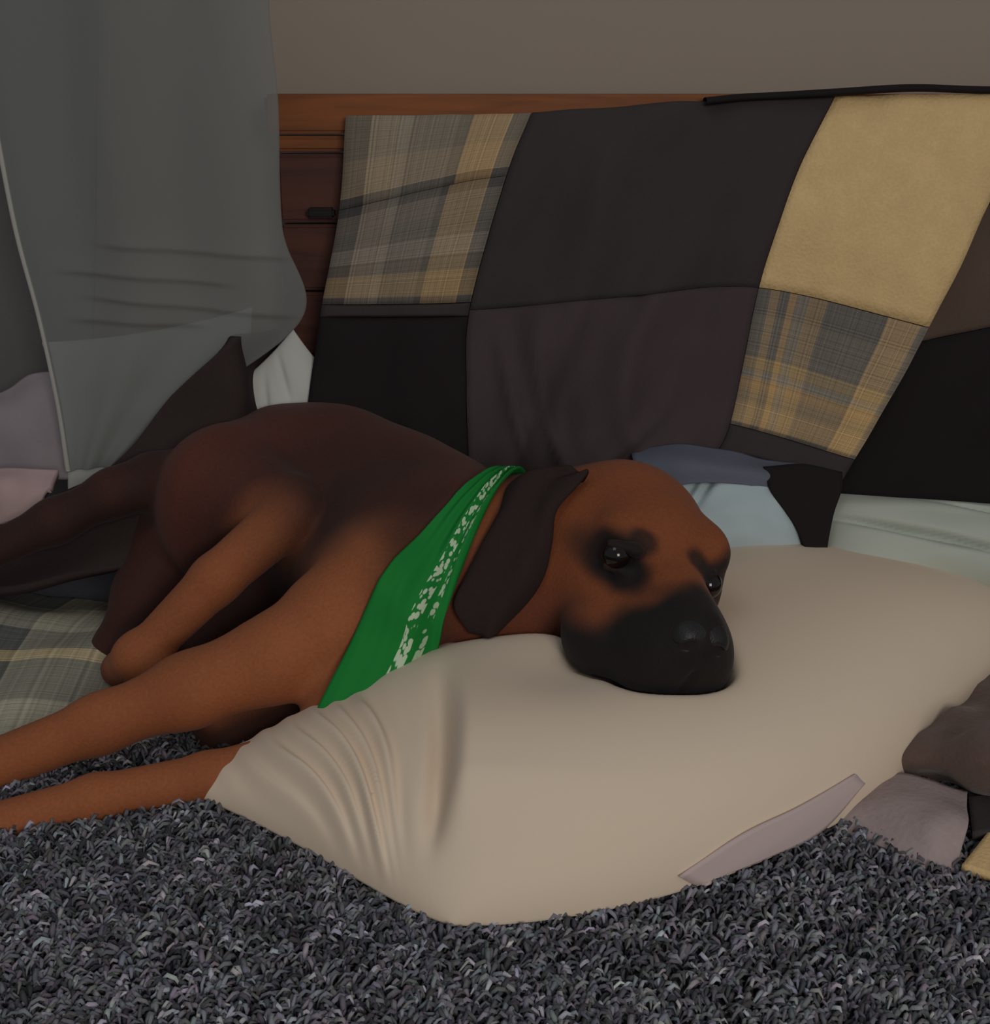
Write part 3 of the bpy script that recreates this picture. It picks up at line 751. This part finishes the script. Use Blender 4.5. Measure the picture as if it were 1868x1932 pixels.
# ------------------------------------------------------------------ other pillows
def pillow(name, c, ex, ey, ez, mat, wr=(), n_=70, seed=0):
    """soft cushion with half axes ex, ey and half thickness vector ez, pinched corners"""
    a_ = np.linspace(-1, 1, n_); a_ = np.sign(a_) * (1 - (1 - np.abs(a_)) ** 1.4); A_, B_ = np.meshgrid(a_, a_)
    pr = (1 - np.abs(A_) ** 2.4) ** .6 * (1 - np.abs(B_) ** 2.4) ** .6
    u_ = A_ * (1 - .08 * (1 - B_ ** 2)); v_ = B_ * (1 - .08 * (1 - A_ ** 2))
    rip = np.array([n3(x * 2.5 + seed, y * 2.5, 1.0) for x, y in zip(A_.ravel(), B_.ravel())]).reshape(A_.shape) * .12
    for (aa, bb, ang, wd, am) in wr:
        dd = (A_ - aa) * math.sin(ang) - (B_ - bb) * math.cos(ang); ll = (A_ - aa) * math.cos(ang) + (B_ - bb) * math.sin(ang)
        rip -= am * np.exp(-(dd / wd) ** 2) * np.exp(-(ll / .5) ** 2)
    base = np.array(c) + u_[..., None] * np.array(ex) + v_[..., None] * np.array(ey)
    tp = base + (pr * (1 + rip))[..., None] * np.array(ez); bt_ = base - (pr * (1 + rip * .5))[..., None] * np.array(ez)
    V = np.concatenate([tp.reshape(-1, 3), bt_.reshape(-1, 3)]); n = n_ * n_; F = []
    for i in range(n_ - 1):
        for j in range(n_ - 1):
            q = i * n_ + j; F.append((q, q + 1, q + n_ + 1, q + n_)); F.append((n + q, n + q + n_, n + q + n_ + 1, n + q + 1))
    bm = bmesh.new(); me = mesh_np(name, V, F); bm.from_mesh(me)
    bmesh.ops.remove_doubles(bm, verts=bm.verts, dist=1e-6); bmesh.ops.recalc_face_normals(bm, faces=bm.faces); bm.to_mesh(me); bm.free()
    return link(name, me, mat)
p = pillow('pillow', at(1840, 1045, 1.42), (.22, .01, -.02), (.0, .05, .05), (-.01, -.06, .05), M['sage'], [(-.6, .1, -.7, .05, .25), (-.1, -.2, -.6, .05, .3), (.1, .5, -.6, .05, .2)], seed=3)
tag(p, 'pale sage pillow behind the right end of the cream pillow', 'pillow', 'bed pillows')
p = pillow('pillow', at(1400, 985, 1.425), (.115, .0, -.01), (0, .03, .06), (0, -.045, .03), M['iceblue'], [(-.6, .5, 1.2, .06, .3), (-.45, .5, 1.2, .05, .3)], seed=8)
tag(p, "ice blue pillow just behind the dog's forehead", 'pillow', 'bed pillows')
p = pillow('pillow', at(300, 775, 1.50), (.13, .01, .02), (-.01, .02, .105), (0, -.03, .01), M['white'], [(.9, .3, .6, .06, .3)], seed=12)
tag(p, 'round white pillow standing behind the sheer grey curtain', 'pillow', 'bed pillows')
p = pillow('pillow', at(548, 768, 1.497), (.052, .012, .044), (-.045, .0, .052), (0, -.014, .008), M['white'], [(-.3, .3, .9, .06, .3), (.3, .5, 1.1, .06, .3)], seed=21)
tag(p, "white pillow peeking out between the dog's rump and the quilt", 'pillow', 'bed pillows')

# ------------------------------------------------------------------ blankets and cloths of the bedding pile
o = sheet('slate_blanket', [[at(1190, 850, 1.46), at(1300, 838, 1.45), at(1440, 862, 1.45), at(1560, 890, 1.45)],
                            [at(1200, 885, 1.42), at(1300, 875, 1.405), at(1430, 890, 1.41), at(1545, 935, 1.41)],
                            [at(1225, 935, 1.40), at(1310, 912, 1.395), at(1420, 917, 1.40), at(1500, 950, 1.40)]], M['slate'], 40, 30, .02, .006, 20)
tag(o, 'slate blue folded blanket under the lower edge of the quilt', 'blanket')
o = sheet('dark_cloth', [[at(1440, 880, 1.42), at(1510, 875, 1.415), at(1590, 890, 1.42)], [at(1455, 930, 1.395), at(1520, 945, 1.385), at(1585, 935, 1.40)],
                         [at(1500, 990, 1.375), at(1535, 1010, 1.37), at(1565, 1000, 1.38)], [at(1530, 1060, 1.36), at(1545, 1065, 1.36), at(1560, 1060, 1.365)]], M['blackcloth'], 24, 30, .012, .005, 24, 5)
tag(o, 'black cloth corner hanging between the ice blue and sage pillows', 'cloth')
# dark throw heaped behind the dog
g = [[at(530, 625, 1.545), at(485, 632, 1.50), at(440, 645, 1.43), at(325, 745, 1.425), at(228, 862, 1.415), at(100, 935, 1.42), at(-90, 1010, 1.41)],
     [at(510, 710, 1.54), at(482, 722, 1.49), at(455, 745, 1.43), at(350, 810, 1.42), at(250, 905, 1.405), at(100, 985, 1.40), at(-90, 1050, 1.39)],
     [at(540, 810, 1.54), at(500, 815, 1.48), at(455, 830, 1.43), at(370, 900, 1.40), at(260, 985, 1.385), at(100, 1040, 1.375), at(-90, 1090, 1.37)],
     [at(640, 900, 1.56), at(560, 900, 1.50), at(470, 930, 1.43), at(380, 1000, 1.39), at(280, 1060, 1.36), at(100, 1090, 1.335), at(-90, 1120, 1.32)]]
o = sheet('dark_throw', g, M['bedblack'], 70, 40, .012, .008, 13, 2)
tag(o, "dark brown throw heaped behind the dog's hind end", 'blanket')
# plaid blanket on the floor at the left
xs = [-.85, -.66, -.48, -.32, -.16, 0]; ys = [1.46, 1.36, 1.26, 1.18, 1.115]
g = [[(x, y, .030 + (.022 if r in (1, 2) else 0) + (.012 * math.sin(x * 17 + y * 9)) - (.02 if r == 4 else 0)) for x in xs] for r, y in enumerate(ys)]
o = sheet('plaid_blanket', g, M['plaid_floor'], 80, 60, .008, .010, 13, 7)
tag(o, "soft grey and tan plaid blanket on the floor under the dog's hind legs", 'blanket')
# lilac grey cloth and pink cloth at the far left
o = sheet('lilac_cloth', [[at(-80, 745, 1.53), at(0, 742, 1.52), at(60, 705, 1.52), at(140, 700, 1.51)],
                          [at(-80, 800, 1.49), at(0, 790, 1.48), at(70, 770, 1.485), at(135, 790, 1.49)],
                          [at(-80, 930, 1.47), at(0, 920, 1.47), at(80, 905, 1.47), at(130, 905, 1.475)]], M['lilac'], 40, 40, .012, .008, 18, 9)
tag(o, 'lilac grey cloth bunched at the left behind the curtain hem', 'cloth')
o = sheet('pink_cloth', [[at(-70, 885, 1.425), at(0, 880, 1.42), at(60, 885, 1.425), at(110, 890, 1.43)],
                         [at(-70, 930, 1.40), at(0, 925, 1.39), at(55, 925, 1.395), at(90, 915, 1.40)],
                         [at(-70, 1000, 1.385), at(0, 990, 1.38), at(40, 975, 1.385), at(75, 950, 1.39)]], M['pink'], 30, 30, .012, .006, 24, 14)
tag(o, 'pink cloth below the curtain hem at the left edge', 'cloth')

# sheer curtain
def zigzag(u_, v_, P):
    d = .006 * np.sin(u_ * 16 + 1.5 * v_) * (1 - .4 * v_)
    return d
ctop = 1.05
def cy(py): return 1.435
cg = [[at(px, py, 1.45) for px, py in r] for r in (
    [(-110, -420), (80, -420), (260, -420), (498, -420)],
    [(-55, 0), (130, 0), (310, 0), (507, 0)],
    [(-15, 200), (150, 200), (320, 200), (524, 190)],
    [(30, 430), (190, 430), (350, 430), (532, 430)],
    [(75, 600), (220, 600), (380, 600), (570, 600)],
    [(110, 762), (190, 764), (270, 766), (370, 758)],
    [(129, 890), (160, 886), (195, 882), (228, 876)])]
LINES = [((150, 461), (580, 491)), ((82, 510), (468, 540)), ((124, 558), (592, 603)), ((112, 603), (412, 618))]
def creases(u_, v_, P):
    d = zigzag(u_, v_, P)
    for (x0, y0), (x1, y1) in LINES:
        a0, a1 = at(x0, y0, 1.45), at(x1, y1, 1.45)
        tt = (P[..., 0] - a0[0]) / (a1[0] - a0[0]); zz = a0[2] + (a1[2] - a0[2]) * tt
        e_ = P[..., 2] - zz
        d += (.0035 * np.exp(-np.clip(e_, 0, 1) / .018) * sstep(-.004, .002, e_) + .0 ) * sstep(0, .2, tt) * (1 - sstep(.8, 1.0, tt))
    return d
m, nt, b = mat_base('sheer_grey_voile')
b.inputs['Base Color'].default_value = (*lin((140, 142, 140)), 1); b.inputs['Roughness'].default_value = .9; b.inputs['Specular IOR Level'].default_value = .05
b.inputs['Alpha'].default_value = .48
M['voile'] = m
cur = sheet('sheer_curtain', cg, M['voile'], 110, 220, .0012, 0, disp=creases)
tag(cur, 'sheer grey curtain hanging at the left with creases near its hem', 'curtain')
# pale seam down the curtain
sp_ = [at(-55, 0, 1.449), at(-15, 200, 1.449), at(30, 430, 1.449), at(75, 600, 1.449), at(110, 762, 1.449), at(129, 888, 1.449)]
s_ = np.linspace(0, 5, 60); bc = catmull(np.array(sp_), s_); Vv = []; Ff = []
for i in range(60):
    for k in range(8):
        q = 2 * math.pi * k / 8; Vv.append(bc[i] + np.array([.0035 * math.cos(q), .004 * math.sin(q), 0]))
for i in range(59):
    for k in range(8): Ff.append((i * 8 + k, i * 8 + (k + 1) % 8, (i + 1) * 8 + (k + 1) % 8, (i + 1) * 8 + k))
M['seam'] = fabric('pale_seam', (176, 174, 168), .05, 300, .1)
o = link('seam', mesh_np('seam', Vv, Ff), M['seam'], cur); tag(o, 'pale vertical seam of the curtain')

M['greycurtain'] = fabric('dark_grey_curtain', (104, 102, 102), .08, 260, .15)
o = sheet('curtain', [[at(-260, -420, 1.60), at(-100, -420, 1.59), at(40, -420, 1.60), at(190, -420, 1.59)], [at(-260, 300, 1.60), at(-100, 300, 1.585), at(40, 300, 1.60), at(180, 300, 1.59)],
                      [at(-260, 1000, 1.60), at(-100, 1000, 1.585), at(40, 1000, 1.60), at(170, 1000, 1.59)]], M['greycurtain'], 50, 50, .004, .004, 10, 4)
tag(o, 'dark grey opaque curtain at the left edge behind the sheer one', 'curtain')
# right-hand bits on the floor
o = sheet('plush_blanket', [[atz(1700, 1385, .02), atz(1785, 1325, .04), atz(1885, 1258, .045), atz(2020, 1160, .045)],
                            [atz(1668, 1412, .02), atz(1770, 1372, .06), atz(1880, 1325, .075), atz(2020, 1260, .075)],
                            [atz(1665, 1430, .03), atz(1765, 1430, .055), atz(1870, 1420, .09), atz(2020, 1400, .10)],
                            [atz(1690, 1470, .012), atz(1770, 1485, .012), atz(1870, 1500, .03), atz(2020, 1500, .04)]], M['plush'], 50, 40, .02, .010, 26, 3)
tag(o, 'brown plush blanket in a heap beyond the right end of the cream pillow', 'blanket')
o = sheet('pink_fleece', [[atz(1600, 1480, .012), atz(1690, 1455, .03), atz(1760, 1470, .035), atz(1826, 1490, .03)],
                          [atz(1570, 1540, .012), atz(1680, 1530, .03), atz(1760, 1545, .04), atz(1824, 1560, .032)],
                          [atz(1580, 1620, .006), atz(1680, 1620, .010), atz(1750, 1640, .012), atz(1803, 1645, .012)]], M['pinkfleece'], 40, 30, .010, .006, 24, 6)
tag(o, 'pinkish grey fleece cloth on the rug at the right', 'cloth')
qc = empty('quilt_corner', tuple(atz(1880, 1600, .02))); tag(qc, 'tan and dark quilt corner on the rug at the right edge', 'quilt')
def qcp(pts, mat, lab=None):
    o = sheet('patch', np.array(pts) - np.array(qc.location), mat, 16, 16, .008, parent=qc); tag(o, lab) if lab else None
qcp([[atz(1828, 1500, .03), atz(1990, 1490, .035)], [atz(1835, 1572, .028), atz(1990, 1545, .035)]], M['charcoal'])
qcp([[atz(1870, 1562, .028), atz(1990, 1547, .035)], [atz(1815, 1632, .022), atz(1990, 1690, .022)]], M['tancloth'], 'tan patch')

# ------------------------------------------------------------------ shag rug
bm = bmesh.new(); box_bm(bm, (-1.0, .45, .0), (1.1, 1.5, .006), .002); rug = bm_obj('shag_rug', bm, M['carpet'])
tag(rug, 'grey shag rug covering the floor in front of the dog', 'rug')
rng = np.random.default_rng(5)
NTUFT = 38000
tx = rng.uniform(-.62, .72, NTUFT); ty = .68 + (rng.uniform(0, 1, NTUFT) ** 1.25) * .62
keep = (np.abs(tx) < .10 + .42 * ty)
tx, ty = tx[keep], ty[keep]; NTUFT = len(tx)
ang = rng.uniform(0, 6.283, NTUFT); ln = rng.uniform(.007, .015, NTUFT); rad = rng.uniform(.0012, .0024, NTUFT); hh = rng.uniform(.006, .015, NTUFT)
ring = []
for k, (fx, fz, fr) in enumerate(((0, 0, 1.0), (.35, .8, 1.05), (.8, 1.0, 1.0), (1.25, .62, .55))):
    cx = tx + np.cos(ang) * ln * fx; cyy = ty + np.sin(ang) * ln * fx; cz = .005 + hh * fz
    if k == 3: cx = cx + np.sin(ang) * ln * .3
    for q in range(4):
        th_ = q * math.pi / 2
        ring.append(np.stack([cx - np.sin(ang) * rad * fr * math.cos(th_), cyy + np.cos(ang) * rad * fr * math.cos(th_), cz + rad * fr * math.sin(th_)], 1))
V = np.stack(ring, 1).reshape(-1, 3)
tri = []
for k in range(3):
    for q in range(4): tri.append((k * 4 + q, k * 4 + (q + 1) % 4, (k + 1) * 4 + (q + 1) % 4, (k + 1) * 4 + q))
tri.append((12, 13, 14, 15))
F = (np.arange(NTUFT)[:, None, None] * 16 + np.array(tri)[None]).reshape(-1, 4)
me = bpy.data.meshes.new('pile')
me.vertices.add(len(V)); me.vertices.foreach_set('co', V.astype(np.float32).ravel())
me.loops.add(F.size); me.loops.foreach_set('vertex_index', F.astype(np.int32).ravel())
me.polygons.add(len(F)); me.polygons.foreach_set('loop_start', np.arange(0, F.size, 4, dtype=np.int32)); me.polygons.foreach_set('loop_total', np.full(len(F), 4, np.int32))
me.update(calc_edges=True)
me.polygons.foreach_set('use_smooth', [True] * len(F))
base = np.array(lin((128, 128, 136))); sh_ = rng.choice([.35, .6, .9, 1.1, 1.9], NTUFT, p=[.2, .25, .3, .17, .08])
patch_ = np.array([.62 + .9 * max(0, .5 + n3(x_ * 38, y_ * 30, 0)) for x_, y_ in zip(tx, ty)])
cc = np.repeat(base[None] * (sh_ * patch_)[:, None] * rng.uniform(.9, 1.1, (NTUFT, 3)), 16, 0)
set_coat(me, cc)
M['pile'] = attr_mat('rug_yarn', .95, .1, .3, 900)
po = link('pile', me, M['pile'], rug); tag(po, kind='stuff')
